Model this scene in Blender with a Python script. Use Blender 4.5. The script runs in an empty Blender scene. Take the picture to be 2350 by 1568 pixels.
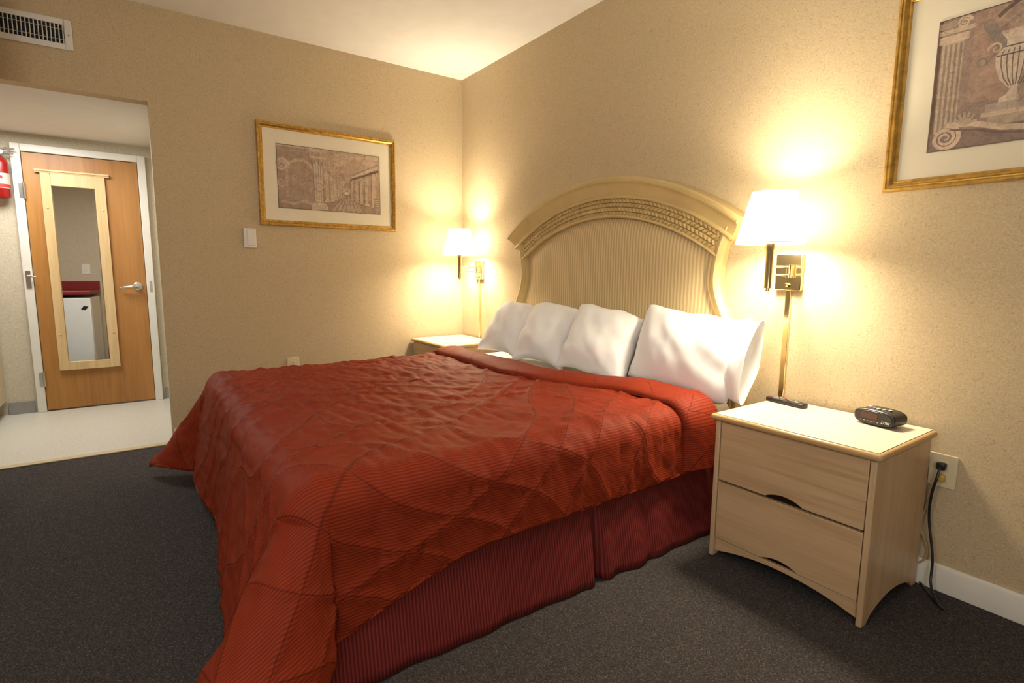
import bpy, bmesh, math, random
from mathutils import Vector, Matrix, noise
random.seed(4)
PI=math.pi
SC=bpy.context.scene
COL=SC.collection
SC.view_settings.view_transform='Standard'
# ------------------------------------------------------------------ camera model
FPX=1230.7; CAM=Vector((4.126,-2.373,1.16))
yaw,pit,rol=math.radians(144.786),math.radians(7.477),math.radians(.5)
Fv=Vector((math.cos(yaw)*math.cos(pit),math.sin(yaw)*math.cos(pit),-math.sin(pit)))
R0=Vector((math.sin(yaw),-math.cos(yaw),0)); U0=R0.cross(Fv)
Rv=R0*math.cos(rol)+U0*math.sin(rol); Uv=-R0*math.sin(rol)+U0*math.cos(rol)
def un(u,v,ax,val):
    d=Fv+Rv*((u-1175)/FPX)-Uv*((v-784)/FPX)
    return CAM+d*((val-CAM[ax])/d[ax])
cd=bpy.data.cameras.new('camera'); cd.sensor_width=36; cd.lens=FPX/2350*36; cd.clip_start=.01
co=bpy.data.objects.new('camera',cd); COL.objects.link(co)
m=Matrix((Rv,Uv,-Fv)).transposed().to_4x4(); m.translation=CAM; co.matrix_world=m
SC.camera=co
HC=2.741
def lerp(a,b,t): return a+(b-a)*t
def clamp(x,a=0,b=1): return max(a,min(b,x))
def smooth(a,b,x):
    t=clamp((x-a)/(b-a)); return t*t*(3-2*t)
def ns(x,y,z=0): return noise.noise(Vector((x,y,z)))
# ------------------------------------------------------------------ materials
class NT:
    def __init__(s,name):
        s.m=bpy.data.materials.new(name); s.m.use_nodes=True; s.t=s.m.node_tree
        s.b=s.t.nodes['Principled BSDF']; s.out=s.t.nodes['Material Output']
    def n(s,typ,**kw):
        x=s.t.nodes.new(typ)
        for k,v in kw.items(): setattr(x,k,v)
        return x
    def l(s,a,b): s.t.links.new(a,b)
    def val(s,sock,v):
        if hasattr(v,'is_output'): s.l(v,sock)
        else: sock.default_value=v
    def M(s,op,a,b=None,c=None):
        x=s.n('ShaderNodeMath',operation=op); s.val(x.inputs[0],a)
        if b is not None: s.val(x.inputs[1],b)
        if c is not None: s.val(x.inputs[2],c)
        return x.outputs[0]
    def coords(s,scale=(1,1,1),kind='Object'):
        tc=s.n('ShaderNodeTexCoord'); mp=s.n('ShaderNodeMapping'); s.l(tc.outputs[kind],mp.inputs[0])
        mp.inputs['Scale'].default_value=scale; return mp.outputs[0]
    def noise(s,vec,scale,detail=3,dist=0,rough=.5):
        x=s.n('ShaderNodeTexNoise'); s.l(vec,x.inputs['Vector']); x.inputs['Scale'].default_value=scale
        x.inputs['Detail'].default_value=detail; x.inputs['Distortion'].default_value=dist; x.inputs['Roughness'].default_value=rough
        return x.outputs[0]
    def ramp(s,f,stops):
        x=s.n('ShaderNodeValToRGB'); s.l(f,x.inputs[0]); e=x.color_ramp.elements
        while len(e)<len(stops): e.new(.5)
        for i,(p,c) in enumerate(stops):
            e[i].position=p; e[i].color=(*c,1) if len(c)==3 else c
        return x.outputs[0]
    def mix(s,f,a,b,mode='MIX'):
        x=s.n('ShaderNodeMix',data_type='RGBA',blend_type=mode)
        s.val(x.inputs[0],f)
        for k,v in ((6,a),(7,b)):
            if hasattr(v,'is_output'): s.l(v,x.inputs[k])
            else: x.inputs[k].default_value=(*v,1)
        return x.outputs[2]
    def bump(s,h,strength=.3,dist=.002):
        x=s.n('ShaderNodeBump'); s.l(h,x.inputs['Height']); x.inputs['Strength'].default_value=strength; x.inputs['Distance'].default_value=dist
        s.l(x.outputs[0],s.b.inputs['Normal'])
    def set(s,**kw):
        for k,v in kw.items():
            i=s.b.inputs[k.replace('_',' ')]
            if hasattr(v,'is_output'): s.l(v,i)
            else: i.default_value=v
        return s
def sc(c,k): return tuple(min(1,x*k) for x in c)
def mat(name,col,rough=.5,metal=0,var=.07,scale=9,bump=0,bscale=250,**kw):
    t=NT(name); v=t.coords(); f=t.noise(v,scale,2)
    t.set(Base_Color=t.ramp(f,[(.3,sc(col,1-var)),(.7,sc(col,1+var))]),Roughness=rough,Metallic=metal,**kw)
    if bump: t.bump(t.noise(v,bscale,2),bump,.001)
    return t.m
def wood(name,c1,c2,c3,stretch,scale=1,rough=.4,coat=.0):
    t=NT(name); v=t.coords(stretch)
    f=t.noise(v,scale,4,1.2,.6); g=t.noise(v,scale*7,2,.3)
    k=t.M('ADD',t.M('MULTIPLY',f,.75),t.M('MULTIPLY',g,.25))
    t.set(Base_Color=t.ramp(k,[(.34,c1),(.5,c2),(.66,c3)]),Roughness=rough)
    return t.m
def wallpaper(name,base):
    t=NT(name); g=t.n('ShaderNodeNewGeometry'); v=g.outputs['Position']
    a=t.noise(v,26,2,1.8); b=t.noise(v,36,2,2.4); c=t.noise(v,130,3,0,.7)
    l1=t.M('LESS_THAN',t.M('ABSOLUTE',t.M('SUBTRACT',a,.5)),.012)
    l2=t.M('LESS_THAN',t.M('ABSOLUTE',t.M('SUBTRACT',b,.46)),.013)
    col=t.ramp(c,[(.3,sc(base,.85)),(.7,sc(base,1.11))])
    col=t.mix(t.M('MULTIPLY',l1,.40),col,sc(base,.52))
    col=t.mix(t.M('MULTIPLY',l2,.40),col,sc(base,1.45))
    t.set(Base_Color=col,Roughness=.75,Specular_IOR_Level=.25)
    t.bump(c,.06,.002); return t.m
def fabric(name,c1,c2,pitch,axis=0,quilt=False,rough=.5,sheen=.3,line=.35,bstr=.4,lo=-.2,hi=.2,wr=0,spec=.25,wa=6):
    t=NT(name); uv=t.n('ShaderNodeUVMap'); sp=t.n('ShaderNodeSeparateXYZ'); t.l(uv.outputs[0],sp.inputs[0])
    u,w=sp.outputs[0],sp.outputs[1]; q=(u,w)[axis]
    s=t.M('SINE',t.M('MULTIPLY',q,2*PI/pitch))
    x=t.n('ShaderNodeMapRange'); t.l(s,x.inputs[0]); x.inputs[1].default_value=lo; x.inputs[2].default_value=hi
    st=x.outputs[0]; col=t.mix(st,c1,c2); h=t.M('MULTIPLY',st,.5)
    f=t.noise(uv.outputs[0],14,3); col=t.mix(t.M('MULTIPLY',f,.35),col,sc(c1,.8))
    if wr: h=t.M('ADD',h,t.M('MULTIPLY',t.noise(uv.outputs[0],wr,3,.6),wa))
    if quilt:
        w1=t.M('MULTIPLY',t.M('SINE',t.M('ADD',t.M('MULTIPLY',w,5),t.M('MULTIPLY',u,2))),.4)
        w2=t.M('MULTIPLY',t.M('SINE',t.M('ADD',t.M('SUBTRACT',t.M('MULTIPLY',u,5),t.M('MULTIPLY',w,2)),1)),.4)
        w3=t.M('MULTIPLY',t.M('SINE',t.M('ADD',t.M('MULTIPLY',u,11),t.M('MULTIPLY',w,4))),.2)
        a_=t.M('MULTIPLY',u,1/.27); b_=t.M('MULTIPLY',w,1/.33)
        q1=t.M('ADD',t.M('ADD',t.M('ADD',a_,b_),w1),w3); q2=t.M('ADD',t.M('ADD',t.M('SUBTRACT',a_,b_),w2),w3)
        d=[t.M('ABSOLUTE',t.M('SUBTRACT',t.M('FRACT',k),.5)) for k in (q1,q2)]
        mn=t.M('MINIMUM',*d)
        y=t.n('ShaderNodeMapRange'); t.l(mn,y.inputs[0]); y.inputs[1].default_value=.003; y.inputs[2].default_value=.015
        col=t.mix(t.M('MULTIPLY',t.M('SUBTRACT',1,y.outputs[0]),.45),col,sc(c1,line))
        h=t.M('ADD',h,t.M('MULTIPLY',y.outputs[0],1.3))
    t.set(Base_Color=col,Roughness=rough,Specular_IOR_Level=spec)
    if sheen: t.set(Sheen_Weight=sheen,Sheen_Roughness=.4,Sheen_Tint=(*sc(c2,2.2),1))
    t.bump(h,bstr,.002); return t.m
WALL=(.54,.43,.272)
M_wall=wallpaper('tan_wallpaper',WALL)
M_ceil=mat('ceiling_paint',(.87,.86,.83),.85,bump=.12,bscale=300,var=.02)
M_white=mat('white_paint',(.72,.70,.64),.4,var=.03)
M_plastic=mat('white_plastic',(.78,.76,.70),.35,var=.02)
M_ivory=mat('ivory_plastic',(.72,.62,.42),.35,var=.02)
M_dark=mat('black_plastic',(.014,.014,.015),.35,var=.2)
M_void=mat('dark_recess',(.01,.009,.008),.9)
M_grey=mat('grey_cove_base',(.30,.29,.27),.5)
def carpet():
    t=NT('dark_carpet'); g=t.n('ShaderNodeNewGeometry'); v=g.outputs['Position']
    vo=t.n('ShaderNodeTexVoronoi'); t.l(v,vo.inputs['Vector']); vo.inputs['Scale'].default_value=290
    sp=t.n('ShaderNodeSeparateColor'); t.l(vo.outputs['Color'],sp.inputs[0])
    col=t.ramp(sp.outputs[0],[(.0,(.030,.027,.027)),(.55,(.054,.0485,.048)),(.88,(.072,.064,.062)),(1.0,(.115,.101,.096))])
    t.set(Base_Color=col,Roughness=.95,Specular_IOR_Level=.05)
    t.bump(vo.outputs['Distance'],-.2,.003); return t.m
M_carpet=carpet()
def vinyl():
    t=NT('cream_vinyl'); g=t.n('ShaderNodeNewGeometry'); v=g.outputs['Position']
    a=t.noise(v,70,3,0,.7); t.set(Base_Color=t.ramp(a,[(.3,(.52,.50,.43)),(.7,(.66,.64,.57))]),Roughness=.38); return t.m
M_vinyl=vinyl()
M_oak=wood('orange_oak_veneer',(.29,.12,.026),(.37,.165,.038),(.425,.20,.05),(7,7,.5),1.0)
M_pine=wood('pale_pine',(.54,.37,.17),(.62,.44,.22),(.68,.50,.27),(14,14,.8),1)
M_maple=wood('maple_veneer',(.46,.305,.165),(.55,.38,.215),(.61,.43,.255),(.9,9,14),1,.38)
M_mapv=wood('maple_side',(.47,.315,.17),(.55,.38,.215),(.61,.435,.26),(10,10,.9),1,.38)
M_lam=mat('pale_laminate',(.72,.63,.51),.3,var=.02)
M_edge=wood('oak_bullnose',(.42,.25,.10),(.50,.315,.135),(.56,.375,.17),(1,14,14),1,.35)
M_gold=mat('gilded_frame',(.56,.35,.09),.38,.85,var=.25,scale=40,bump=.3,bscale=120)
M_matb=mat('cream_mat_board',(.76,.69,.53),.8,var=.02)
M_brass=mat('polished_brass',(.92,.76,.44),.17,1,var=.05)
M_chrome=mat('satin_chrome',(.62,.62,.60),.25,1,var=.04)
M_bronze=mat('dark_bronze',(.12,.07,.03),.3,1)
M_headp=mat('gold_tan_lacquer',(.54,.405,.18),.42,var=.08,scale=6)
M_mirror=mat('mirror_silver',(.86,.87,.86),.015,1,var=.0)
M_red=mat('red_enamel',(.26,.007,.006),.28,var=.05)
M_lamred=mat('red_laminate',(.22,.012,.016),.3)
M_cream=mat('cream_laminate',(.60,.50,.33),.45,var=.03)
M_fridge=mat('fridge_enamel',(.80,.82,.82),.3,var=.02)
M_brown=wood('brown_wood_panel',(.10,.045,.02),(.15,.07,.03),(.2,.1,.045),(9,9,.6),1)
M_silver=mat('silver_paint',(.5,.5,.52),.3,.7)
M_display=mat('red_tinted_display',(.085,.03,.022),.4,var=.1)
M_tan=mat('tan_cable',(.42,.30,.16),.5)
M_linen=fabric('white_cotton',(.91,.91,.92),(.93,.93,.94),.004,0,False,.8,0,bstr=.08,wr=9)
M_sheet=fabric('striped_white_sheet',(.80,.79,.78),(.90,.90,.89),.022,0,False,.7,0,bstr=.15)
M_comf=fabric('rust_satin_quilt',(.170,.0190,.0060),(.262,.0320,.0090),.0095,0,True,.62,0,bstr=.5,spec=.12,wr=30,wa=2.0)
M_skirt=fabric('burgundy_stripe',(.102,.0130,.0120),(.195,.0295,.0250),.015,0,False,.5,0,bstr=.5,spec=.15)
M_panel=fabric('gold_stripe_upholstery',(.52,.395,.20),(.70,.56,.33),.021,0,False,.6,0,bstr=.15)
def shade_mat():
    t=NT('lit_lamp_shade'); d=t.n('ShaderNodeBsdfDiffuse'); tr=t.n('ShaderNodeBsdfTranslucent'); e=t.n('ShaderNodeEmission'); a=t.n('ShaderNodeAddShader'); mx=t.n('ShaderNodeMixShader')
    f=t.noise(t.coords(),300,2); c=t.ramp(f,[(.3,(.90,.88,.80)),(.7,(.93,.91,.85))])
    t.l(c,d.inputs[0]); t.l(c,tr.inputs[0]); mx.inputs[0].default_value=.6; t.l(d.outputs[0],mx.inputs[1]); t.l(tr.outputs[0],mx.inputs[2])
    e.inputs[0].default_value=(1,.90,.69,1); e.inputs[1].default_value=3.9
    t.l(mx.outputs[0],a.inputs[0]); t.l(e.outputs[0],a.inputs[1]); t.l(a.outputs[0],t.out.inputs[0])
    return t.m
M_shade=shade_mat()
t=NT('glowing_bulb'); t.set(Base_Color=(1,.9,.7,1),Emission_Color=(1,.88,.62,1),Emission_Strength=8.0); M_bulb=t.m; M_bulb.cycles.emission_sampling='NONE'
def art_mat():
    t=NT('printed_fresco'); at=t.n('ShaderNodeVertexColor'); at.layer_name='Col'
    v=t.coords(); a=t.noise(v,28,4,1.0,.7); b=t.noise(v,140,2,.5)
    k=t.ramp(t.M('ADD',t.M('MULTIPLY',a,.7),t.M('MULTIPLY',b,.3)),[(.3,(.55,.5,.5)),(.5,(.95,.92,.9)),(.7,(1.3,1.25,1.2))])
    t.set(Base_Color=t.mix(1.0,at.outputs[0],k,'MULTIPLY'),Roughness=.5); return t.m
M_art=art_mat()
# ------------------------------------------------------------------ mesh builder
class MB:
    def __init__(s): s.v=[];s.f=[];s.mi=[];s.uv=[];s.c=[]
    def add(s,vs,fs,mi=0,uv=None,col=None):
        o=len(s.v); s.v+= [tuple(p) for p in vs]; s.uv+= uv if uv else [(p[0],p[1]) for p in vs]
        for f in fs: s.f.append([o+i for i in f]); s.mi.append(mi); s.c.append(col or (1,1,1))
        return s
    def box(s,x0,x1,y0,y1,z0,z1,mi=0):
        return s.add([(x,y,z) for x in (x0,x1) for y in (y0,y1) for z in (z0,z1)],[(0,1,3,2),(4,6,7,5),(0,4,5,1),(2,3,7,6),(0,2,6,4),(1,5,7,3)],mi)
    def prism(s,poly,a,b,axis='y',mi=0):
        k={'x':lambda p,d:(d,p[0],p[1]),'y':lambda p,d:(p[0],d,p[1]),'z':lambda p,d:(p[0],p[1],d)}[axis]; n=len(poly)
        return s.add([k(p,a) for p in poly]+[k(p,b) for p in poly],[list(range(n))[::-1],list(range(n,2*n))]+[(i,(i+1)%n,n+(i+1)%n,n+i) for i in range(n)],mi)
    def tube(s,path,r,n=10,mi=0,closed=False):
        P=[Vector(p) for p in path]; vs=[];fs=[]; T0=None; N=None
        for i,p in enumerate(P):
            a=P[max(0,i-1)];b=P[min(len(P)-1,i+1)]; T=(b-a).normalized()
            if N is None: N=T.orthogonal().normalized()
            else: N=(N-T*N.dot(T)).normalized()
            B=T.cross(N); rr=r[i] if isinstance(r,(list,tuple)) else r
            vs+=[p+(N*math.cos(2*PI*k/n)+B*math.sin(2*PI*k/n))*rr for k in range(n)]
        for i in range(len(P)-1):
            for k in range(n): fs.append((i*n+k,i*n+(k+1)%n,(i+1)*n+(k+1)%n,(i+1)*n+k))
        fs.append(list(range(n))[::-1]); fs.append([(len(P)-1)*n+k for k in range(n)])
        return s.add(vs,fs,mi)
    def lathe(s,prof,c=(0,0,0),n=32,axis='z',mi=0,cap=True):
        vs=[];fs=[]
        for r,h in prof:
            for k in range(n):
                a=2*PI*k/n; x,y=r*math.cos(a),r*math.sin(a)
                p={'z':(x,y,h),'x':(h,x,y),'y':(x,h,y)}[axis]; vs.append((c[0]+p[0],c[1]+p[1],c[2]+p[2]))
        for i in range(len(prof)-1):
            for k in range(n): fs.append((i*n+k,i*n+(k+1)%n,(i+1)*n+(k+1)%n,(i+1)*n+k))
        if cap: fs.append(list(range(n))[::-1]); fs.append([(len(prof)-1)*n+k for k in range(n)])
        return s.add(vs,fs,mi)
    def grid(s,fn,nu,nv,uvf=None,wrapu=False,mi=0):
        vs=[];uv=[];fs=[]
        for j in range(nv+1):
            for i in range(nu+(0 if wrapu else 1)):
                a,b=i/nu,j/nv; vs.append(tuple(fn(a,b))); uv.append(uvf(a,b) if uvf else (a,b))
        w=nu if wrapu else nu+1
        for j in range(nv):
            for i in range(nu):
                i2=(i+1)%w if wrapu else i+1
                fs.append((j*w+i,j*w+i2,(j+1)*w+i2,(j+1)*w+i))
        return s.add(vs,fs,mi,uv)
    def build(s,name,mats,parent=None,bevel=0,seg=2,ang=38,recalc=True,solid=0,disp=None,weld=0):
        me=bpy.data.meshes.new(name); me.from_pydata(s.v,[],s.f)
        for x in (mats if isinstance(mats,(list,tuple)) else [mats]): me.materials.append(x)
        me.polygons.foreach_set('material_index',s.mi)
        ul=me.uv_layers.new(name='UVMap'); li=[0]*len(me.loops); me.loops.foreach_get('vertex_index',li)
        fl=[]
        for i in li: fl+=s.uv[i]
        ul.data.foreach_set('uv',fl)
        if any(c!=(1,1,1) for c in s.c):
            ca=me.color_attributes.new('Col','FLOAT_COLOR','CORNER'); fc=[]
            for p,c in zip(me.polygons,s.c): fc+=[*c,1.0]*p.loop_total
            ca.data.foreach_set('color',fc)
        if recalc or weld:
            bm=bmesh.new(); bm.from_mesh(me)
            if weld: bmesh.ops.remove_doubles(bm,verts=bm.verts,dist=weld)
            if recalc: bmesh.ops.recalc_face_normals(bm,faces=bm.faces)
            bm.to_mesh(me); bm.free()
        if disp:
            nn=[v.normal.copy() for v in me.vertices]
            for v,q in zip(me.vertices,nn): v.co+=q*disp(v.index,v.co)
        me.polygons.foreach_set('use_smooth',[True]*len(me.polygons)); me.set_sharp_from_angle(angle=math.radians(ang))
        o=bpy.data.objects.new(name,me); COL.objects.link(o)
        if solid:
            k=o.modifiers.new('thickness','SOLIDIFY'); k.thickness=solid; k.offset=-1
        if bevel:
            k=o.modifiers.new('bevel','BEVEL'); k.width=bevel; k.segments=seg; k.limit_method='ANGLE'; k.angle_limit=math.radians(35)
        if parent:
            o.parent=parent
            if parent.type=='EMPTY': o.matrix_parent_inverse=Matrix.Translation(-parent.location)
        return o
def thing(name,label,cat,loc,group=None,kind=None):
    o=bpy.data.objects.new(name,None); o.location=loc; COL.objects.link(o); o.empty_display_size=.1
    if kind: o['kind']=kind
    else: tag(o,label,cat,group)
    return o
def tag(o,label,cat,group=None):
    o['label']=label; o['category']=cat
    if group: o['group']=group
    return o
def struct(o): o['kind']='structure'; return o
def copy_thing(r,delta,label):
    n=r.copy(); COL.objects.link(n); n.location=r.location+Vector(delta); n['label']=label
    for ch in list(r.children):
        c=ch.copy(); COL.objects.link(c); c.parent=n; c.matrix_parent_inverse=ch.matrix_parent_inverse.copy()
        for g in ch.children:
            d=g.copy(); COL.objects.link(d); d.parent=c; d.matrix_parent_inverse=g.matrix_parent_inverse.copy()
    return n
def catmull(P,k=8):
    P=[Vector(p) for p in P]; out=[]
    for i in range(len(P)-1):
        a,b,c,d=P[max(0,i-1)],P[i],P[i+1],P[min(len(P)-1,i+2)]
        for j in range(k):
            t=j/k; out.append(.5*((2*b)+(c-a)*t+(2*a-5*b+4*c-d)*t*t+(3*b-a-3*c+d)*t**3))
    return out+[P[-1]]
def lettering(txt,size,M,mat_,parent):
    cu=bpy.data.curves.new('lettering','FONT'); cu.body=txt; cu.size=size; cu.extrude=.0003; cu.align_x='CENTER'; cu.align_y='CENTER'
    o=bpy.data.objects.new('tmp_text',cu); COL.objects.link(o)
    me=bpy.data.meshes.new_from_object(o); bpy.data.objects.remove(o); me.transform(M); me.materials.clear(); me.materials.append(mat_)
    o=bpy.data.objects.new('lettering',me); COL.objects.link(o); o.parent=parent
    if parent.type=='EMPTY': o.matrix_parent_inverse=Matrix.Translation(-parent.location)
    return o
# ------------------------------------------------------------------ room shell
YO=-2.22; ZO=2.175; XD=-1.52; YE=-3.85; YF=-4.6; XR=5.8; YR=-2.14
struct(MB().box(0,XR+.1,YF-.1,.1,-.1,0).build('floor',M_carpet))
struct(MB().box(XD-.1,0,YE-.1,YR+.1,-.1,0).build('floor.001',M_vinyl))
struct(MB().box(-.1,XR+.1,YF-.1,.1,HC,HC+.1).build('ceiling',M_ceil))
struct(MB().box(XD-.1,-.1,YE-.1,YR+.1,ZO,ZO+.1).build('ceiling.001',mat('soffit_paint',(.78,.77,.72),.8,var=.02)))
struct(MB().box(-.1,XR+.1,0,.1,0,HC).build('wall_back',M_wall))
struct(MB().prism([(.0,0),(0,HC),(YF,HC),(YF,0),(YE,0),(YE,ZO),(YO,ZO),(YO,0)],-.1,0,'x').build('wall_left',M_wall))
struct(MB().box(XR,XR+.1,YF,0,0,HC).build('wall_right',M_wall))
struct(MB().box(-.1,XR+.1,YF-.1,YF,0,HC).build('wall_front',M_wall))
M_wall2=wallpaper('pale_entry_wallpaper',(.58,.52,.40))
struct(MB().box(XD-.1,XD,YE,YR,0,ZO).build('wall_entry',M_wall2))
struct(MB().box(XD,-.1,YR,YR+.1,0,ZO).build('wall_entry_right',M_wall2))
struct(MB().box(XD-.1,-.1,YE-.1,YE,0,ZO).build('wall_entry_left',M_wall2))
struct(MB().box(1.0,1.1,YF,-2.98,0,HC).build('wall_partition',M_wall2))
struct(MB().box(-.03,.025,YE,YO,0,.009).build('trim_1',mat('tan_threshold',(.52,.42,.26),.5),bevel=.003))
struct(MB().prism([(-.0,0),(-.016,0),(-.016,.085),(-.008,.1),(0,.1)],.64,XR,'x').build('baseboard_back',M_white,bevel=.002))
struct(MB().box(0,.014,-2.21,-.56,0,.1).build('baseboard_left',M_white,bevel=.003))
b=MB(); b.box(XD,XD+.012,-3.235,-3.075,0,.1); b.box(XD,XD+.012,-2.195,YR,0,.1)
struct(b.build('baseboard_entry',M_grey,bevel=.003))
# door
d=thing('door_1','','',(XD,-2.64,0),kind='structure')
MB().box(XD+.005,XD+.03,-3.0,-2.275,.012,2.03).build('door_leaf',M_oak,d,bevel=.002)
b=MB(); b.box(XD,XD+.045,-3.06,-3.003,0,2.09); b.box(XD,XD+.045,-2.272,-2.215,0,2.09); b.box(XD,XD+.045,-3.003,-2.272,2.034,2.09)
b.build('door_frame',M_white,d,bevel=.004)
for z in (.27,1.74):
    MB().tube([(XD+.05,-3.0,z-.06),(XD+.05,-3.0,z+.06)],.009).box(XD+.044,XD+.048,-3.03,-3.0,z-.055,z+.055).build('hinge',M_chrome,d)
b=MB().box(XD+.045,XD+.055,-3.045,-3.015,1.0,1.13); b.tube([(XD+.055,-3.03,1.09),(XD+.085,-3.03,1.09),(XD+.085,-2.98,1.085)],.007)
b.build('door_guard',M_chrome,d)
h=MB().lathe([(.034,XD+.03),(.034,XD+.042),(.026,XD+.048),(.012,XD+.05),(.012,XD+.085)],(0,-2.335,1.005),24,'x').build('door_handle',M_chrome,d)
MB().tube(catmull([(XD+.08,-2.335,1.005),(XD+.085,-2.37,1.004),(XD+.08,-2.42,.998),(XD+.068,-2.455,.99)]),[.012]*12+[.010]*13,12).build('lever',M_chrome,h)
MB().box(XD+.045,XD+.05,-2.25,-2.235,.96,1.05).build('strike_plate',M_chrome,d)
# mirror on the door
xm=XD+.031
t=thing('door_mirror','tall wood-framed mirror with a moulded top ledge, fixed to the oak door','mirror',(xm,-2.70,.33))
ya,yb,za,zb=-2.90,-2.50,.33,1.885; ga,gb,gz0,gz1=-2.84,-2.568,.395,1.79
b=MB(); b.box(xm,xm+.024,ya,ga,za,zb); b.box(xm,xm+.024,gb,yb,za,zb); b.box(xm,xm+.024,ga,gb,za,gz0); b.box(xm,xm+.024,ga,gb,gz1,zb)
b.build('mirror_frame',M_pine,t,weld=.0005,bevel=.002)
MB().prism([(xm+.0005,ga-.003),(xm+.003,ga-.003),(xm+.0205,gb+.003),(xm+.0005,gb+.003)],gz0-.005,gz1+.008,'z').build('mirror_glass',M_mirror,t)
MB().prism([(xm,zb),(xm+.025,zb),(xm+.028,zb+.010),(xm+.034,zb+.012),(xm+.034,zb+.024),(xm,zb+.024)],-2.93,-2.47,'y').build('top_ledge',M_pine,t)
for y in (-2.872,-2.528):
    for z in (.62,1.62): MB().lathe([(.008,xm+.024),(.008,xm+.027),(.003,xm+.029)],(0,y,z),12,'x').build('screw_cap',M_pine,t)
# fire extinguisher
ey,ez=-3.125,1.67; ex=XD+.072
t=thing('fire_extinguisher','red fire extinguisher hanging on the wall left of the oak door','fire extinguisher',(ex,ey,ez))
MB().lathe([(.028,ez),(.050,ez+.006),(.055,ez+.02),(.055,ez+.25),(.048,ez+.28),(.028,ez+.30),(.02,ez+.31)],(ex,ey,0),28).build('tank',M_red,t)
MB().lathe([(.0555,ez+.07),(.0555,ez+.18)],(ex,ey,0),28,cap=False).build('label_band',mat('white_label',(.45,.41,.37),.5),t)
MB().lathe([(.0559,ez+.075),(.0559,ez+.10)],(ex,ey,0),28,cap=False).box(ex+.053,ex+.0562,ey+.0,ey+.02,ez+.14,ez+.16).build('label_print',mat('red_ink',(.4,.03,.02),.5),t)
MB().lathe([(.017,ez+.31),(.019,ez+.33),(.014,ez+.35)],(ex,ey,0),16).build('valve',M_silver,t)
MB().lathe([(.016,ex+.0),(.016,ex+.03)],(0,ey+.02,ez+.335),14,'x').build('gauge',M_silver,t)
b=MB(); b.tube([(ex,ey,ez+.345),(ex+.02,ey+.05,ez+.365),(ex+.03,ey+.10,ez+.36)],.008,8); b.tube([(ex,ey,ez+.335),(ex+.02,ey+.05,ez+.332),(ex+.03,ey+.09,ez+.325)],.006,8); b.build('handle',M_silver,t)
MB().tube(catmull([(ex,ey-.02,ez+.34),(ex+.02,ey-.06,ez+.40),(ex+.03,ey-.085,ez+.30),(ex+.02,ey-.075,ez+.12)]),.008,8).build('hose',M_dark,t)
MB().box(XD,XD+.017,ey-.02,ey+.02,ez+.1,ez+.3).build('wall_bracket',M_silver,t)
# kitchen unit by the entry
t=thing('base_cabinet','cream kitchen base cabinet against the entry wall, at the left picture edge','cabinet',(-.9,-3.5,0))
MB().box(XD+.002,-.2,YE+.01,-3.262,.1,.86).build('body',M_cream,t,bevel=.002); MB().box(XD+.002,-.2,YE+.01,-3.31,0,.1).build('plinth',M_grey,t)
for x0 in (XD+.01,-.86):
    k=MB().box(x0,x0+.64,-3.261,-3.243,.115,.85).build('door',M_cream,t,bevel=.003); MB().tube([(x0+.58,-3.242,.7),(x0+.58,-3.222,.7),(x0+.58,-3.222,.6),(x0+.58,-3.242,.6)],.005,8).build('handle',M_chrome,k)
o=MB().box(XD+.002,-.18,YE+.01,-3.225,.861,.9).build('countertop',M_lamred,bevel=.006); tag(o,'dark red laminate worktop on the cream cabinet by the entry','worktop')
# fridge seen in the door mirror
t=thing('mini_fridge','white mini fridge seen reflected in the door mirror','fridge',(.72,-3.2,0))
MB().box(.5,.97,-3.43,-3.01,.031,.83).build('body',M_fridge,t,bevel=.01); MB().box(.45,.495,-3.43,-3.01,.04,.83).build('door',M_fridge,t,bevel=.012)
MB().prism([(-3.10,.70),(-3.07,.74),(-3.03,.73),(-3.06,.69)],.447,.4497,'x').build('sticker',M_dark,t)
for y in (-3.39,-3.05):
    for x in (.53,.93): MB().lathe([(.015,0),(.015,.03)],(x,y,0),10).build('foot',M_dark,t)
t=thing('counter','red counter with an upstand above the fridge in the mirror reflection','worktop',(.72,-3.4,.87))
MB().box(.42,.998,-4.4,-3.0,.86,.9).build('top',M_lamred,t,bevel=.005); MB().box(.975,.998,-4.4,-3.0,.9,1.0).build('upstand',M_lamred,t,bevel=.003)
MB().box(.55,.998,-4.4,-3.48,.0,.859).build('base_unit',M_cream,t)
t=thing('switch_plate','white switch plate on the pale wall in the mirror reflection','switch',(1.0,-3.12,1.17))
MB().box(.993,.9995,-3.16,-3.08,1.08,1.2).build('plate',M_plastic,t,bevel=.003); MB().box(.985,.993,-3.125,-3.115,1.125,1.155).build('toggle',M_plastic,t)
# ------------------------------------------------------------------ air vent
t=thing('air_vent','white metal air grille high on the wall above the entry opening','vent',(0,-2.86,2.39))
y1=-2.555;y0=-3.16;z0,z1=2.388,2.548; fy=.035
b=MB(); b.box(.0005,.012,y0,y0+fy,z0,z1); b.box(.0005,.012,y1-fy,y1,z0,z1); b.box(.0005,.012,y0+fy,y1-fy,z0,z0+.03); b.box(.0005,.012,y0+fy,y1-fy,z1-.03,z1)
b.build('frame',M_white,t,bevel=.003,weld=.0002)
MB().box(.0005,.002,y0+fy,y1-fy,z0+.03,z1-.03).build('dark_backing',M_void,t)
n=30
for i in range(n):
    y=lerp(y0+fy+.01,y1-fy-.01,i/(n-1)); MB().prism([(.003,y-.001),(.011,y+.003),(.011,y+.006),(.003,y+.002)],z0+.03,z1-.03,'z').build('fin',M_white,t)
for z in (2.44,2.495): MB().box(.0025,.0055,y0+fy,y1-fy,z-.002,z+.002).build('cross_bar',M_grey,t)
for y in (y1-fy/2,): MB().lathe([(.005,.012),(.004,.0135)],(0,y,2.468),10,'x').build('screw',M_grey,t)
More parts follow.
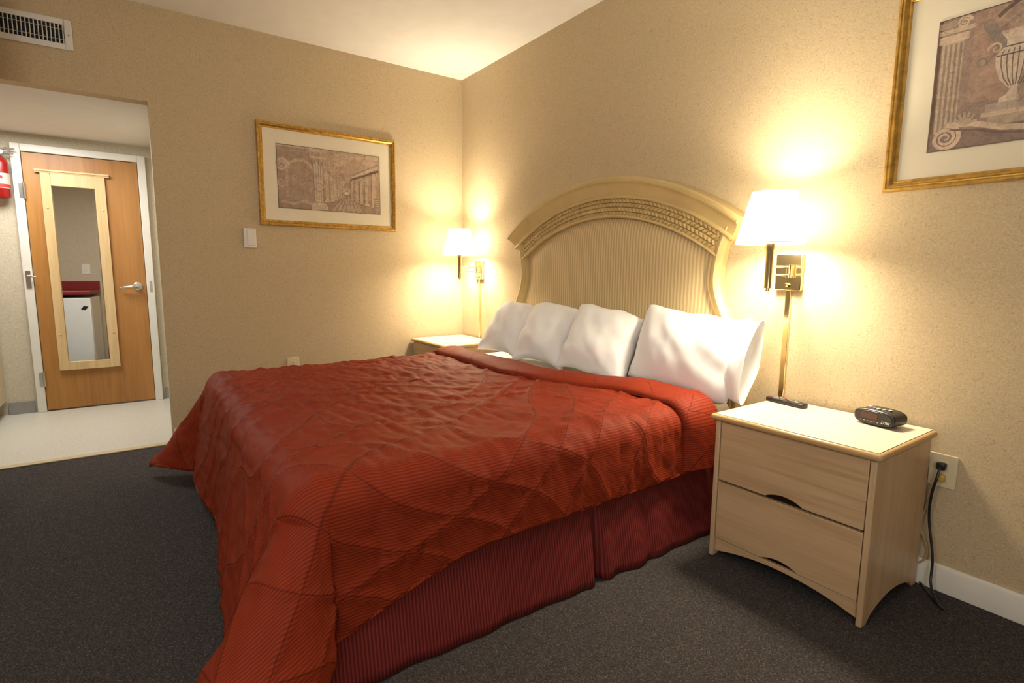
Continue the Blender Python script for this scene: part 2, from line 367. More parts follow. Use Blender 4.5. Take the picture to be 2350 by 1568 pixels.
# ------------------------------------------------------------------ framed prints
LT=(.56,.44,.33); MD=(.40,.29,.21); DK=(.13,.085,.065); PK=(.42,.26,.18); GR=(.27,.22,.20)
class Art:
    def __init__(s,mp): s.mp=mp; s.b=MB(); s.k=0
    def poly(s,pts,c):
        s.k+=1; d=.0005+s.k*.00002; n=len(pts); s.b.add([s.mp(u,v,d) for u,v in pts],[list(range(n))],0,None,c)
    def rect(s,a,b,c,d,col): s.poly([(a,c),(b,c),(b,d),(a,d)],col)
    def strip(s,path,w,c):
        P=[Vector(p) for p in path]; L=[];Rr=[]
        for i,p in enumerate(P):
            T=(P[min(i+1,len(P)-1)]-P[max(0,i-1)]).normalized(); N=Vector((-T.y,T.x)); ww=w(i/(len(P)-1)) if callable(w) else w
            L.append(p+N*ww/2); Rr.append(p-N*ww/2)
        s.k+=1; d=.0005+s.k*.00002
        for i in range(len(P)-1): s.b.add([s.mp(q.x,q.y,d) for q in (L[i],L[i+1],Rr[i+1],Rr[i])],[(0,1,2,3)],0,None,c)
    def column(s,u,v0,v1,w,c=LT):
        s.rect(u-w/2,u+w/2,v0,v1,c); 
        for k in range(4): s.rect(u-w/2+w*(k+.7)/4,u-w/2+w*(k+1)/4,v0,v1,sc(c,.62-.06*k))
        s.rect(u-w*.75,u+w*.75,v0,v0+w*.35,sc(c,.95)); s.rect(u-w*.62,u+w*.62,v0+w*.35,v0+w*.55,sc(c,.7))
        s.poly([(u-w*.5,v1-w*.7),(u+w*.5,v1-w*.7),(u+w*.85,v1),(u-w*.85,v1)],sc(c,.85))
        for k in (-.45,0,.45): s.strip([(u+w*k*.8,v1-w*.65),(u+w*k,v1-w*.35),(u+w*k*1.35,v1-w*.08)],w*.12,sc(c,.5))
        s.rect(u-w*.95,u+w*.95,v1,v1+w*.22,c)
    def arch(s,u,v,r,th,c,a0=0,a1=PI):
        s.strip([(u+r*math.cos(lerp(a0,a1,i/20)),v+r*math.sin(lerp(a0,a1,i/20))) for i in range(21)],th,c)
    def spiral(s,u,v,r,turns,w,c,ph=0,sg=1):
        s.strip([(u+r*(1-.9*i/60)*math.cos(ph+sg*turns*2*PI*i/60),v+r*(1-.9*i/60)*math.sin(ph+sg*turns*2*PI*i/60)) for i in range(61)],lambda t:w*(1-.7*t),c)
def picture(mp,loc,label,painter):
    t=thing('framed_picture',label,'picture',loc,'gilt framed architectural prints')
    W_,H_=1.0,.70
    prof=[(0,.001),(0,.020),(.004,.026),(.010,.027),(.013,.022),(.018,.021),(.022,.024),(.026,.020),(.031,.014),(.036,.015),(.039,.010),(.039,.001)]
    vs=[];fs=[];n=len(prof)
    for (cu,cv,su,sv) in ((0,0,1,1),(W_,0,-1,1),(W_,H_,-1,-1),(0,H_,1,-1)): vs+=[mp(cu+su*i,cv+sv*i,h) for i,h in prof]
    for c in range(4):
        for i in range(n): fs.append((c*n+i,c*n+(i+1)%n,((c+1)%4)*n+(i+1)%n,((c+1)%4)*n+i))
    MB().add(vs,fs).build('frame',M_gold,t,ang=20)
    q=.037; MB().add([mp(u,v,h) for h in (.002,.006) for u,v in ((q,q),(W_-q,q),(W_-q,H_-q),(q,H_-q))],[(0,1,2,3),(4,5,6,7),(0,1,5,4),(1,2,6,5),(2,3,7,6),(3,0,4,7)]).build('mat_board',M_matb,t)
    a=Art(lambda u,v,d: mp(u+.125,v+.125,.0063+d)); painter(a,.75,.44); a.b.build('print',M_art,t,recalc=False)
    return t
def paint_a(a,w,h):
    a.rect(0,w,0,h,MD); a.rect(.30,w,.22,h,(.46,.34,.25)); a.poly([(.40,.3),(.55,.40),(.7,.33),(.75,.44),(.4,.44)],(.52,.40,.30))
    a.rect(0,w,0,.10,(.30,.21,.155)); a.poly([(.36,0),(.62,0),(.51,.14),(.485,.14)],(.42,.31,.23))
    for i in range(7): a.strip([(.36+.04*i,0),(.49+.003*i,.14)],.003,DK)
    a.rect(0,.27,.06,h,(.36,.26,.195))
    a.arch(.16,.25,.095,.020,sc(LT,.85)); a.rect(.055,.075,.08,.25,sc(LT,.75)); a.rect(.245,.262,.08,.25,sc(LT,.75))
    for i in range(9): a.arch(.09+.02*i+.01*(i%2),.17+.05*math.sin(i*1.7),.016,.008,(sc(PK,.8),sc(LT,.75),sc(MD,.8))[i%3],0,2*PI)
    a.spiral(.035,.30,.045,2.2,.018,LT,0,1); a.spiral(.03,.18,.035,1.8,.014,sc(LT,.8),1,-1)
    a.strip([(.02,.05),(.10,.035),(.18,.06),(.26,.03)],.02,sc(LT,.75)); a.rect(0,.24,.425,h,LT); a.rect(0,.24,.40,.412,sc(LT,.7))
    # receding colonnades
    for i in range(6):
        f=i/5; u=lerp(.345,.465,f**.75); s=lerp(1,.42,f); a.column(u,.14-.075*s,.15+.16*s,.020*s+.004,sc(LT,1.08-.1*f))
    for i in range(5):
        f=i/5; f2=(i+1)/5; u=lerp(.345,.465,f**.75); u2=lerp(.345,.465,f2**.75); s=lerp(1,.42,f); a.arch((u+u2)/2,.15+.15*s,(u2-u)/2,.010,sc(LT,.9))
    a.arch(.49,.15,.022,.012,LT); a.rect(.472,.508,.13,.15,(.64,.54,.43))
    for i in range(5):
        f=i/4; u=lerp(.70,.53,f**.8); s=lerp(1,.5,f); a.column(u,.14-.09*s,.14+.20*s,.026*s+.003,sc(LT,1.08-.08*f))
    a.poly([(.52,.25),(.74,.345),(.74,.37),(.52,.265)],LT); a.poly([(.52,.235),(.74,.32),(.74,.335),(.52,.245)],DK)
    a.arch(.60,.20,.05,.012,sc(LT,.8)); a.rect(.70,.745,.03,.12,sc(LT,.75))
    for i in range(6): a.strip([(.70,.04+.014*i),(.745,.045+.014*i)],.003,DK)
    a.column(.285,.03,.37,.065,(.56,.45,.34)); a.rect(.225,.345,0,.035,sc(LT,.9)); a.spiral(.245,.395,.022,1.6,.010,LT,0,1); a.spiral(.325,.395,.022,1.6,.010,LT,PI,-1); a.rect(.22,.35,.41,.435,LT)
    a.arch(.315,.14,.035,.014,sc(LT,.9)); a.arch(.285,.165,.03,.008,MD,0,2*PI)
    a.strip([(.38,.40),(.46,.42),(.55,.405),(.66,.42)],.015,(.56,.43,.32))
    for e in ((0,w,0,.003),(0,w,h-.003,h),(0,.003,0,h),(w-.003,w,0,h)): a.rect(*e,DK)
def paint_b(a,w,h):
    a.rect(0,w,0,h,(.29,.21,.17)); a.poly([(.10,.15),(.3,.12),(.5,.3),(.45,.44),(.1,.44)],(.36,.245,.185)); a.poly([(.13,.2),(.25,.18),(.22,.3),(.12,.33)],(.39,.26,.195))
    a.rect(.0,.012,.0,h,DK); a.rect(.015,.075,.05,.36,sc(LT,.78)); 
    for k in range(4): a.rect(.022+.014*k,.029+.014*k,.06,.355,sc(LT,.45))
    a.rect(.004,.088,.36,.385,LT); a.rect(0,.10,.39,.405,sc(LT,.9)); a.spiral(.07,.418,.02,2,.009,LT,0,1); a.rect(0,.05,.41,.43,sc(LT,.7))
    a.strip([(.13,.24),(.16,.29),(.15,.34),(.19,.38),(.23,.40)],.004,GR)
    for i in range(14):
        a.arch(.13+.07*((i*37)%10)/10,.27+.13*((i*53)%10)/10,.012,.007,(.25,.21,.17),0,2*PI)
    a.arch(.27,.30,.15,.012,DK,.2,2.4)
    for i in range(5): a.arch(.27,.30,.14-.022*i,.006,sc(LT,.7),.2,2.4)
    # urn
    prof=[(.034,.0),(.034,.012),(.018,.02),(.012,.035),(.02,.045),(.038,.07),(.050,.11),(.052,.14),(.044,.155),(.030,.165),(.030,.185),(.040,.20),(.044,.21)]
    prof=[(r*1.12,z*1.05) for r,z in prof]
    U,V=.222,.13
    a.poly([(U-r,V+z) for r,z in prof]+[(U+r,V+z) for r,z in prof[::-1]],(.60,.50,.39))
    a.poly([(U+r*.3,V+z) for r,z in prof]+[(U+r,V+z) for r,z in prof[::-1]],(.34,.26,.195))
    for k in range(-3,4): a.strip([(U+r*k/4,V+z) for r,z in prof[4:9]],.003,sc(DK,1.4))
    a.rect(U-.056,U+.056,V+.145,V+.149,DK); a.rect(U-.036,U+.036,V+.170,V+.174,DK); a.rect(U-.05,U+.05,V+.215,V+.223,LT)
    for sg in (-1,1): a.spiral(U+sg*.06,V+.173,.02,1.3,.007,LT,0 if sg>0 else PI,sg)
    a.rect(U-.07,U+.09,.105,.13,(.40,.32,.26)); a.rect(U-.08,U+.11,.09,.105,LT); a.rect(U-.06,U+.08,.06,.09,sc(LT,.7))
    a.rect(0,w,0,.06,(.2,.145,.12)); a.spiral(.05,.042,.042,2.6,.014,LT,PI*.5,-1)
    a.strip([(.05,.085),(.12,.078),(.2,.05),(.3,.035),(.42,.05)],.018,LT); a.strip([(.06,.068),(.13,.055),(.2,.033),(.3,.02)],.006,DK)
    for i in range(6): a.strip([(.10,.075),(.10+.035*math.cos(.3+i*.45),.075+.045*math.sin(.3+i*.45))],.008,sc(LT,.8))
    for i in range(4): a.column(.42+.09*i,.08,.36,.03)
    for e in ((0,w,0,.003),(0,w,h-.003,h),(0,.003,0,h),(w-.003,w,0,h)): a.rect(*e,DK)
picture(lambda u,v,d:(d,-1.617+u,1.465+v),(0,-1.117,1.465),'gilt framed print of columns and arches on the wall left of the corner',paint_a)
picture(lambda u,v,d:(3.222+u,-d,1.468+v),(3.722,0,1.468),'gilt framed print of an urn and scroll above the clock radio',paint_b)
# small wall control
p=un(573,546,0,0)
t=thing('wall_control','small white plastic control box on the tan wall below the arcade print','wall control',(0,p.y,p.z-.07))
MB().box(.0005,.018,p.y-.040,p.y+.040,p.z-.068,p.z+.064).build('housing',M_plastic,t,bevel=.004); MB().box(.018,.024,p.y-.018,p.y+.034,p.z-.052,p.z+.052).build('cover',M_plastic,t,bevel=.003)
# outlets
def outlet(name,label,mp,loc):
    t=thing(name,label,'outlet',loc,'ivory wall outlets')
    def bx(b,u0,u1,v0,v1,d0,d1): b.add([mp(u,v,d) for u in (u0,u1) for v in (v0,v1) for d in (d0,d1)],[(0,1,3,2),(4,6,7,5),(0,4,5,1),(2,3,7,6),(0,2,6,4),(1,5,7,3)]); return b
    bx(MB(),-.042,.042,-.062,.062,.0005,.007).build('plate',M_ivory,t,bevel=.003)
    for s in (-.022,.022):
        k=bx(MB(),-.017,.017,s-.014,s+.014,.007,.0095).build('receptacle',M_ivory,t,bevel=.002)
        b=MB(); bx(b,-.008,-.006,s-.002,s+.008,.0095,.0098); bx(b,.006,.008,s-.002,s+.008,.0095,.0098); bx(b,-.002,.002,s-.010,s-.006,.0095,.0098); b.build('slots',M_dark,k)
    return t
p=un(673,838,0,0); outlet('wall_outlet','ivory outlet on the left wall peeking just above the bed',lambda u,v,d:(d,p.y+u,p.z-.005+v),(0,p.y,p.z-.005))
q=un(2164,1080,1,0); outlet('wall_outlet','ivory outlet with two plugs in it, right of the nightstand',lambda u,v,d:(q.x+u,-d,q.z+v),(q.x,0,q.z))
# cords
t=thing('power_cord','black power cord dropping from the outlet to the carpet','cord',(q.x,-.02,q.z))
MB().box(q.x-.014,q.x+.014,-.035,-.0105,q.z+.008,q.z+.034).build('plug',M_dark,t,bevel=.005)
pts=[(q.x,-.034,q.z+.02)]+[tuple(un(u,v,1,y)) for u,v,y in ((2150,1098,-.05),(2138,1135,-.05),(2132,1190,-.04),(2140,1280,-.05),(2136,1340,-.07))]
e=un(2163,1398,2,.006); pts+=[tuple(un(2150,1382,2,.02)),tuple(e),tuple(un(2144,1378,2,.006)),tuple(un(2112,1338,2,.006)),tuple(un(2085,1312,2,.006))]
MB().tube(catmull(pts),.0045,8).build('cable',M_dark,t)
t=thing('power_cord','thin tan cord with a yellow plug running behind the nightstand','cord',(q.x,-.02,q.z-.03))
MB().box(q.x-.012,q.x+.014,-.030,-.0105,q.z-.035,q.z-.010).build('plug',mat('yellow_plug',(.62,.42,.05),.4),t,bevel=.005)
pts=[(q.x-.01,-.028,q.z-.025)]+[tuple(un(u,v,1,-.02)) for u,v in ((2130,1150),(2113,1205),(2124,1245),(2128,1272),(2112,1290),(2085,1290))]
MB().tube(catmull(pts),.003,8).build('cable',M_tan,t)
# ------------------------------------------------------------------ nightstands
X0,X1,YA,YB=2.885,3.462,-.487,-.024
t=thing('nightstand','two-drawer maple nightstand holding the clock radio and remote','nightstand',((X0+X1)/2,-.25,0),'matching maple nightstands')
NS=t
k=MB().box(X0-.017,X1+.017,YA-.018,YB+.002,.575,.600).build('top_edge',M_edge,t,bevel=.011,seg=4)
MB().box(X0-.003,X1+.003,YA-.004,YB,.599,.6006).build('top_seam',M_void,k)
MB().box(X0-.0015,X1+.0015,YA-.0025,YB,.6,.6012).build('top_surface',M_lam,t)
sp=[(YA,0),(YA+.035,0)]+[(lerp(YA+.035,YB-.035,i/16),.055*math.sin(PI*i/16)**.6) for i in range(1,16)]+[(YB-.035,0),(YB,0),(YB,.5745),(YA,.5745)]
for x in (X0,X1-.02): MB().prism(sp,x,x+.02,'x').build('side_panel',M_mapv,t,bevel=.004)
MB().box(X0+.021,X1-.021,YA+.03,YB,.075,.574).build('carcass',M_void,t)
xc=(X0+X1)/2
def drawer(z0,z1,hh):
    a,b=X0+.023,X1-.023
    poly=[(a,z0)]+[(xc-.07,z0)]+[(xc-.07+.14*i/14,z0+hh*math.sin(PI*i/14)**.8) for i in range(1,14)]+[(xc+.07,z0),(b,z0),(b,z1),(a,z1)]
    o=MB().prism(poly,YA+.004,YA+.024,'y').build('drawer',M_maple,t,bevel=.002)
    MB().box(xc-.075,xc+.075,YA+.020,YA+.0285,z0-.0,z0+hh+.004).build('finger_pull_recess',M_bronze,o)
drawer(.331,.571,.020); drawer(.083,.322,.018)
ap=[(X0+.021,.02)]+[(lerp(X0+.021,X1-.021,i/20),.015+.045*math.sin(PI*i/20)**.7) for i in range(1,20)]+[(X1-.021,.02),(X1-.021,.078),(X0+.021,.078)]
MB().prism(ap,YA+.012,YA+.028,'y').build('apron',M_maple,t,bevel=.002)
copy_thing(t,(.318-xc,0,0),'two-drawer maple nightstand in the corner, mostly hidden behind the bed')
# clock radio
cx,cy,cz=3.325,-.12,.6015
t=thing('clock_radio','black oval clock radio on the right nightstand','clock radio',(cx,cy,cz))
def sup(w,h,n,N=40): return [(w*math.copysign(abs(math.cos(2*PI*i/N))**(2/n),math.cos(2*PI*i/N)),h*math.copysign(abs(math.sin(2*PI*i/N))**(2/n),math.sin(2*PI*i/N))) for i in range(N)]
ZC=cz+.031
MB().prism([(cx+x,ZC+z) for x,z in sup(.073,.030,3.0)],cy-.042,cy+.045,'y').build('body',M_dark,t,bevel=.008,seg=3)
MB().prism([(cx+x,ZC+z) for x,z in sup(.065,.024,2.8)],cy-.0447,cy-.042,'y').build('front_panel',mat('gloss_black',(.022,.022,.024),.2),t,bevel=.001)
MB().box(cx-.044,cx+.016,cy-.0460,cy-.0442,ZC-.005,ZC+.015).build('display',M_display,t)
b=MB()
for i in range(7): b.box(cx-.045+.012*i,cx-.039+.012*i,cy-.0458,cy-.0442,ZC-.0155,ZC-.0135)
b.build('scale_marks',M_silver,t)
lettering('COBY',.011,Matrix.Translation((cx+.045,cy-.0457,ZC-.010))@Matrix.Rotation(PI/2,4,'X'),M_plastic,t)
for i in range(5): MB().box(cx-.042+.018*i,cx-.029+.018*i,cy-.020+.006*abs(i-2),cy-.006+.006*abs(i-2),ZC+.0295,ZC+.0335).build('button',M_silver,t,bevel=.002)
MB().lathe([(.03,0),(.03,.002)],(cx,cy,cz),20).build('foot_pad',M_void,t)
t.rotation_euler.z=-.16
# remote
rx,ry,rz=2.962,-.10,.6015
t=thing('remote_control','slim black remote control lying on the nightstand near the lamp','remote',(rx,ry,rz))
MB().prism([(rx+x,ry+y) for x,y in sup(.088,.024,6)],rz,rz+.018,'z').build('body',M_dark,t,bevel=.005,seg=3)
for i in range(8):
    for j in range(3): MB().box(rx-.07+.017*i,rx-.06+.017*i,ry-.016+.012*j,ry-.009+.012*j,rz+.0175,rz+.0196).build('button',M_grey if (i+j)%5 else M_red,t)
t.rotation_euler.z=-.12
# ------------------------------------------------------------------ wall lamps
lx,lz=2.888,1.165
t=thing('wall_lamp','lit brass swing-arm wall lamp above the right nightstand, beside the headboard','wall lamp',(lx,0,lz),'pair of brass swing-arm wall lamps')
LAMP=t; ly=-.205
MB().box(lx-.057,lx+.057,-.024,-.0005,lz-.078,lz+.078).build('back_plate',M_brass,t,bevel=.003)
MB().lathe([(.009,-.024),(.010,-.034),(.005,-.042)],(lx,0,lz-.055),14,'y').build('knob',M_brass,t)
MB().lathe([(.012,lz-.022),(.012,lz+.032)],(lx+.012,-.042,0),16).box(lx+.006,lx+.018,-.036,-.02,lz-.015,lz+.025).build('pivot',M_brass,t)
for z in (lz-.012,lz+.022): MB().tube([(lx+.012,-.042,z),(lx+.014,ly,z)],.006,10).build('arm',M_brass,t)
MB().lathe([(.004,lz-.085),(.010,lz-.078),(.007,lz-.07),(.016,lz-.066),(.016,lz+.09),(.019,lz+.10),(.019,lz+.13)],(lx+.014,ly,0),20).build('stem',M_brass,t)
s0,s1=lz+.118,lz+.325; r0_,r1_=.137,.083
b=MB(); n=48; rr=[]
def shf(a,b_): r=lerp(r0_,r1_,b_); return (lx+.014+r*math.cos(2*PI*a),ly+r*math.sin(2*PI*a),lerp(s0,s1,b_))
b.grid(shf,48,2,None,True); S=b.build('lamp_shade',M_shade,t,recalc=False)
M_rim=mat('shade_trim',(.9,.85,.7),.7)
for z,r in ((s0,r0_),(s1,r1_)): MB().tube([(lx+.014+r*math.cos(2*PI*i/48),ly+r*math.sin(2*PI*i/48),z) for i in range(49)],.002,6).build('shade_rim',M_rim,S)
b=MB()
for k in range(3): b.tube([(lx+.014,ly,s1-.02),(lx+.014+(r1_-.001)*math.cos(2.1*k),ly+(r1_-.001)*math.sin(2.1*k),s1-.006)],.002,6)
b.build('shade_spider',M_brass,t)
MB().lathe([(.012,lz+.13),(.016,lz+.155),(.03,lz+.19),(.03,lz+.21),(.018,lz+.235),(.004,lz+.24)],(lx+.014,ly,0),16).build('bulb',M_bulb,t)
MB().box(lx-.012,lx+.012,-.012,-.0005,.602,lz-.078).build('cord_cover',M_brass,t,bevel=.002)
LX2=.30
copy_thing(t,(LX2-lx,0,0),'lit brass swing-arm wall lamp in the corner above the far nightstand')
# ------------------------------------------------------------------ headboard
HX=1.755; RO=1.636; ZC0=.066
t=thing('headboard','arched gold-tan headboard with striped upholstered panel and woven band','headboard',(HX,-.003,0))
prof=[(1.520,.004),(1.520,.062),(1.527,.070),(1.535,.068),(1.541,.060),(1.560,.062),(1.585,.072),(1.602,.086),(1.608,.098),(1.618,.102),(1.630,.100),(1.638,.092),(1.640,.080),(1.640,.004)]
def sweep(prof,th,n=64):
    vs=[];fs=[];m_=len(prof)
    for i in range(n+1):
        a=lerp(-th,th,i/n)
        for r,d in prof: vs.append((HX+r*math.sin(a),-d,ZC0+r*math.cos(a)))
    for i in range(n):
        for k in range(m_): fs.append((i*m_+k,i*m_+(k+1)%m_,(i+1)*m_+(k+1)%m_,(i+1)*m_+k))
    fs.append(list(range(m_))); fs.append([n*m_+k for k in range(m_)]); return MB().add(vs,fs)
sweep(prof,.605).build('crown_moulding',M_headp,t,ang=25)
def weave(a,b_):
    th=lerp(-.585,.585,a); r=lerp(1.422,1.522,b_); s=th*1.47
    row=min(3,int(b_*4)); fb=b_*4-row; sg=1 if row%2 else -1
    c=(s/.028+sg*(fb-.5)*.6+.5*(row%2))%1.0
    h=math.sqrt(max(0,1-(2*c-1)**2))*math.sqrt(max(0,1-(2*fb-1)**4))
    return (HX+r*math.sin(th),-(.044+.012*h),ZC0+r*math.cos(th))
MB().grid(weave,1000,32).build('woven_band',mat('woven_rattan',(.50,.36,.15),.5,var=.12,scale=30),t,recalc=False)
sweep([(1.412,.004),(1.412,.058),(1.418,.064),(1.426,.060),(1.428,.004)],.60).build('inner_bead',M_headp,t)
sweep([(1.40,.003),(1.40,.03),(1.53,.03),(1.53,.003)],.60).build('band_backing',M_headp,t)
def ohw(z):
    if z>1.13: return .812+.95*(z-1.13)**2
    return .812+.16*smooth(1.13,.70,z)
def ztop(x): return ZC0+math.sqrt(max(.01,1.414**2-x*x))
def post(sg):
    zs=[lerp(.02,1.40,i/50) for i in range(51)]; pr=[(0,.004),(0,.040),(.010,.056),(.024,.064),(.040,.060),(.052,.050),(.062,.052),(.072,.046),(.078,.034),(.078,.004)]
    vs=[];fs=[];n=len(pr)
    for z in zs:
        for w_,dd in pr: vs.append((HX+sg*(ohw(z)-w_),-dd,z))
    for i in range(50):
        for k in range(n): fs.append((i*n+k,i*n+(k+1)%n,(i+1)*n+(k+1)%n,(i+1)*n+k))
    fs+= [list(range(n)),[50*n+k for k in range(n)]]; return MB().add(vs,fs)
for sg in (-1,1): post(sg).build('side_post',M_headp,t,ang=30)
def pan(a,b_):
    s=2*a-1; z=1.0
    for _ in range(6):
        x=s*(ohw(z)-.072); z=lerp(.35,ztop(x),b_)
    e=(1-abs(s)**10)*(1-max(0,2*b_-1)**12)
    return (HX+x,-(.028+.026*e),z)
MB().grid(pan,80,50,lambda a,b_:(pan(a,b_)[0],b_)).build('upholstered_panel',M_panel,t,recalc=False)
# ------------------------------------------------------------------ bed
t=thing('bed','king bed mattress and base under the rust quilt','bed',(1.755,-1.07,0))
MB().box(.83,2.69,-2.03,-.12,.0,.33).build('bed_base',M_brown,t,bevel=.02)
MB().box(.81,2.705,-2.05,-.115,.332,.555).build('mattress',M_linen,t,bevel=.05,seg=5)
def smap(X,Y,x0,x1,zt,r,yf=None,flare=None):
    sx=0;ox=0
    if X>x1-r: ox=X-(x1-r);sx=1
    elif X<x0+r: ox=x0+r-X;sx=-1
    oy=max(0,yf+r-Y) if yf is not None else 0
    ax=min(max(X,x0+r),x1-r); ay=max(Y,yf+r) if yf is not None else Y
    dd=math.hypot(ox,oy)
    if dd<1e-7: return Vector((X,Y,zt))
    nx,ny=sx*ox/dd,-oy/dd
    ph=flare(nx,ny,X,Y) if flare else .03
    if dd<r*PI/2: out=r*math.sin(dd/r); dr=r*(1-math.cos(dd/r))
    else:
        e=dd-r*PI/2; out=r+e*math.sin(ph); dr=r+e*math.cos(ph)
    z=zt-dr
    if z<.02: out+=(.02-z)*.9; z=.02
    return Vector((ax+nx*out,ay+ny*out,z))
def sheet(a,b_):
    X=lerp(.81-.20,2.705+.20,a); Y=lerp(-.12,-.80,b_)
    p=smap(X,Y,.803,2.712,.561,.055); p.z+=.004*ns(X*7,Y*7)+.003; return p
o=MB().grid(sheet,150,40,lambda a,b_:(a*2.3,b_*.7)).build('bed_sheet',M_sheet,recalc=False); tag(o,'white striped sheet showing between the pillows and the rust quilt','sheet')
# skirt
path=[]
N1=260
for i in range(N1+1): path.append(('r',lerp(-.10,-2.06,i/N1)))
for i in range(1,181): path.append(('f',lerp(2.70,.82,i/180)))
for i in range(1,121): path.append(('l',lerp(-2.06,-.10,i/120)))
def skirt(a,b_):
    k,c=path[min(len(path)-1,int(round(a*(len(path)-1))))]; z=lerp(.40,.006,b_); low=b_
    fl=.07*low+.004*math.sin(c*15)*low+.003*math.sin(c*37+1)*low
    if k=='r':
        dpl=abs(c+1.01); g=math.exp(-(dpl/(.006+.016*low))**2)
        fl+= -.045*g*(.2+.8*low) + .012*math.exp(-((dpl-.05)/.03)**2)*low + .012*math.exp(-((c+.80)/.05)**2)*low-.010*math.exp(-((c+.73)/.025)**2)*low
        return (2.717+fl,c,z)
    if k=='f': return (c,-2.062-fl*.3,z)
    return (.793-fl,c,z)
o=MB().grid(skirt,len(path)-1,14,lambda a,b_:(a*5.8,b_*.4)).build('bed_skirt',M_skirt,recalc=False,solid=.003); tag(o,'burgundy striped pleated skirt hanging from the bed to the carpet','bed skirt')
# comforter
BX0,BX1,BYF,ZT,RR=.775,2.748,-2.085,.588,.09
def yh(X): return -.585+.24*smooth(1.75,2.60,X)
def flare(nx,ny,X,Y):
    c=2*abs(nx*ny); base=nx*nx*.05+ny*ny*(.17+.20*smooth(2.0,2.65,X))
    base+=c*(.50 if X>1.7 else .60)
    return base+.045*ny*ny*math.sin(X*6.5+.6)
def cm(X,Y): return smap(X,Y,BX0,BX1,ZT,RR,BYF,flare)
def cmn(X,Y,h):
    p=cm(X,Y);e=.004; n=(cm(X+e,Y)-cm(X-e,Y)).cross(cm(X,Y+e)-cm(X,Y-e))
    if n.length<1e-9: n=Vector((0,0,1))
    return p+n.normalized()*h
def XY(a,b_):
    wr=.235+.035*b_+.20*smooth(.50,.90,b_); X=lerp(BX0-.34,BX1+wr,a); Y=lerp(yh(X),BYF-.48,b_); return X,Y
def puff(X,Y):
    w3=.2*math.sin(X*11+Y*4)
    q1=X/.27+Y/.33+.4*math.sin(Y*5+X*2)+w3; q2=X/.27-Y/.33+.4*math.sin(X*5-Y*2+1)+w3
    d1=abs(q1%1-.5); d2=abs(q2%1-.5); return min(d1,d2)
NU,NV=320,260
b=MB().grid(lambda a,b_:cm(*XY(a,b_)),NU,NV,lambda a,b_:XY(a,b_))
def cd_(i,co_):
    X,Y=b.uv[i]; d_=puff(X,Y)
    k_=1-.5*smooth(BYF+.1,BYF-.1,Y)
    h=.010*(1-math.exp(-d_*9))-.005
    h+=k_*(.007*ns(X*2.6,Y*2.6,1)+.005*ns(X*4+Y*2,Y*13,5)+.007*ns(X*8-Y*3,Y*24,8)+.0035*ns(X*20,Y*34,3))
    return h if co_.z>.03 else abs(h)
q=thing('comforter','rust red quilted comforter with fine stripes spread over the bed','comforter',(1.755,-1.3,.588))
b.build('quilt',M_comf,q,recalc=False,disp=cd_,solid=.012)
# hem piping
b2=MB(); hp=[]
for i in range(121): hp.append(cm(*XY(1,lerp(0.0,1,i/120))))
for i in range(1,161): hp.append(cm(*XY(lerp(1,0,i/160),1)))
b2.tube(hp,.0085,8); b2.uv=[(v[1],v[0]) for v in b2.v]; b2.build('hem_binding',M_comf,q)
# folded edge at the head
fp=[(.030,.050),(.012,.046),(.0,.030),(-.004,.014),(.006,-.002),(.03,-.004),(.15,-.004),(.172,.004),(.170,.018),(.155,.030),(.11,.042),(.06,.050)]
def fold(a,b_):
    k=int(round(a*len(fp)))%len(fp); dy,h=fp[k]; X=lerp(BX0-.24,BX1+.22,b_)
    w=1+.15*ns(X*3,2)+.25*smooth(2.3,2.8,X); Y=yh(X)+.035-dy*w
    h=h*(1+.25*ns(X*4,dy*8,7)) if h>0 else h
    return cmn(X,Y,h+.006+.003*ns(X*14,dy*20))
def fuv(a,b_): return (lerp(BX0-.24,BX1+.22,b_),a*.45)
MB().grid(fold,len(fp),240,fuv,True).build('folded_edge',M_comf,q,recalc=True,ang=70)
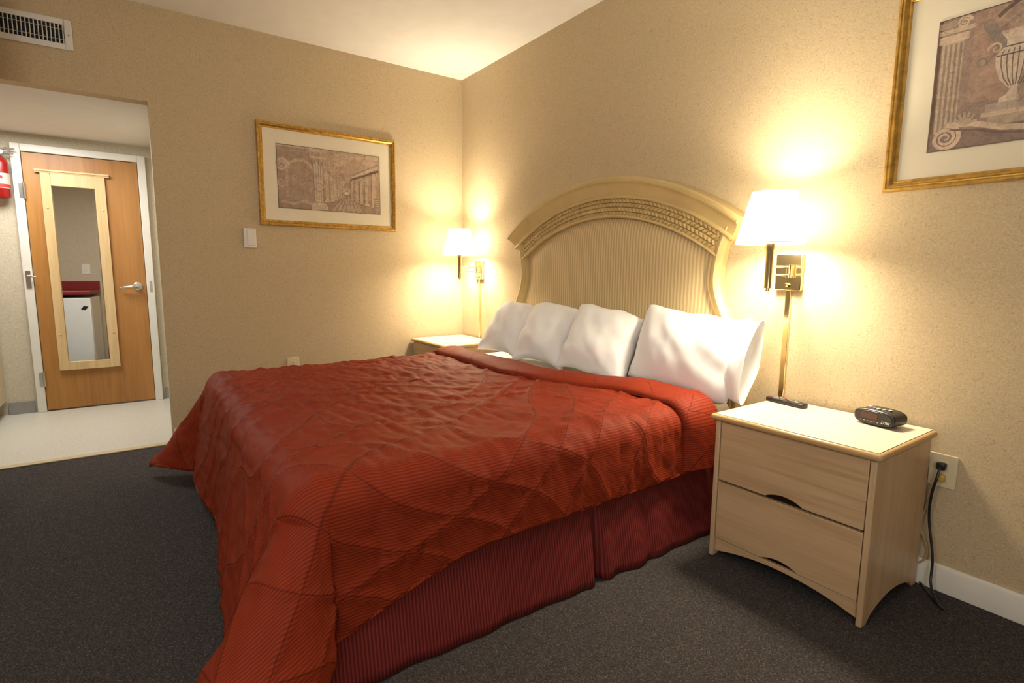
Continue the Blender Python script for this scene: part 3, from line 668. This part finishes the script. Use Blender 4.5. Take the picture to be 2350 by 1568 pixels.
# ------------------------------------------------------------------ pillows
def pillow(label,c,w,h,T,lean,yaw_,seed,roll=0,hem=False):
    am=.6 if hem else 1
    def pf(sd):
        def f(a,b_):
            u,v=2*a-1,2*b_-1
            pin=1-.09*am*(1-v*v)*abs(u)**3-.03*(u*u*v*v)**3; pin2=1-.10*am*(1-u*u)*abs(v)**3-.03*(u*u*v*v)**3
            x=u*w/2*pin; y=v*h/2*pin2
            e=max(0,(1-abs(u)**2.4))*max(0,(1-abs(v)**2.4)); t_=T/2*e**.55
            k=am*(ns(x*5+seed*3,y*5,seed*1.7)*.020+ns(x*11+y*9,y*5-x*4,seed+sd)*.012+ns(x*26,y*20,seed+9)*.003)
            t_=t_*(1+.08*am*math.sin(v*9+seed+u*4)*abs(u)**2)+k*min(1,e*3)
            return (x+ns(y*8,seed,2)*.020*abs(u)**4, sd*t_, y+ns(x*7,seed,5)*.026*am*abs(v)**4+.02*am*math.sin(u*2+seed)*abs(v)**2)
        return f
    b=MB(); b.grid(pf(-1),46,36,lambda a,b_:(a*w,b_*h)); b.grid(pf(1),46,36,lambda a,b_:(a*w,b_*h))
    o=b.build('pillow',M_linen,weld=.0008,ang=80)
    o.matrix_world=Matrix.Translation(c)@Matrix.Rotation(yaw_,4,'Z')@Matrix.Rotation(lean,4,'X')@Matrix.Rotation(roll,4,'Y')
    tag(o,label,'pillow','white pillows leaning on the headboard')
    if hem:
        def hf(a,b_):
            an=2*PI*a; g=lerp(.85,1.0,b_); y=h*.47*g*math.sin(an); yy=(.045+.02*b_)*math.cos(an)*(1-.3*abs(math.sin(an)))
            return (w/2-.06+.105*b_+.012*ns(y*9,b_*3,seed),yy+.02*ns(y*6,b_*2,4),y)
        k=MB().grid(hf,60,12,lambda a,b_:(a*.8,b_*.1),True).build('open_hem',M_linen,recalc=False,solid=.002,ang=80); k.parent=o
    return o
pillow('white pillow at the far left of the row, nearest the corner lamp',(1.14,-.275,.768),.37,.41,.22,-.62,.30,1,.17)
pillow('second white pillow from the corner, with a peaked top edge',(1.555,-.285,.772),.39,.43,.22,-.62,.34,2,.05)
pillow('third white pillow from the corner, beside the widest one',(1.995,-.265,.775),.45,.43,.22,-.56,.28,3,.07)
pillow('widest white pillow, nearest the right nightstand, with an open case end',(2.505,-.20,.785),.61,.41,.20,-.32,.0,4,.03,True)
# ------------------------------------------------------------------ lights
def light(name,typ,loc,power,col,**kw):
    l=bpy.data.lights.new(name,typ); l.energy=power; l.color=col
    tgt=kw.pop('target',None)
    for k_,v_ in kw.items(): setattr(l,k_,v_)
    o=bpy.data.objects.new(name,l); COL.objects.link(o); o.location=loc
    if tgt: o.rotation_euler=(Vector(tgt)-Vector(loc)).to_track_quat('-Z','Y').to_euler()
    return o
WARM=(1,.855,.62)
for x in (lx+.014,LX2+.014): light('lamp_light','POINT',(x,ly,lz+.215),92,WARM,shadow_soft_size=.075)
light('entry_light','AREA',(-.75,-2.95,ZO-.02),30,(1,.98,.92),shape='RECTANGLE',size=.6,size_y=.6,target=(-.75,-2.95,0))
light('window_light','AREA',(5.7,-3.3,1.6),50,(1,.97,.93),shape='RECTANGLE',size=1.8,size_y=1.4,target=(2.5,-1.5,.8))
light('room_fill','AREA',(3.6,-3.6,HC-.05),13,(1,.91,.76),shape='RECTANGLE',size=1.2,size_y=1.2,target=(3.4,-3.0,0))  # added ambient fill under the ceiling, no actual fixture
light('ceiling_bounce_fill','AREA',(3.6,-3.4,1.9),16,(1,.92,.78),shape='DISK',size=.5,target=(2.2,-1.6,2.74))  # unseen fill added to bounce soft light off the ceiling
w=bpy.data.worlds.new('world'); SC.world=w; w.use_nodes=True; w.node_tree.nodes['Background'].inputs[0].default_value=(.5,.45,.35,1); w.node_tree.nodes['Background'].inputs[1].default_value=.2
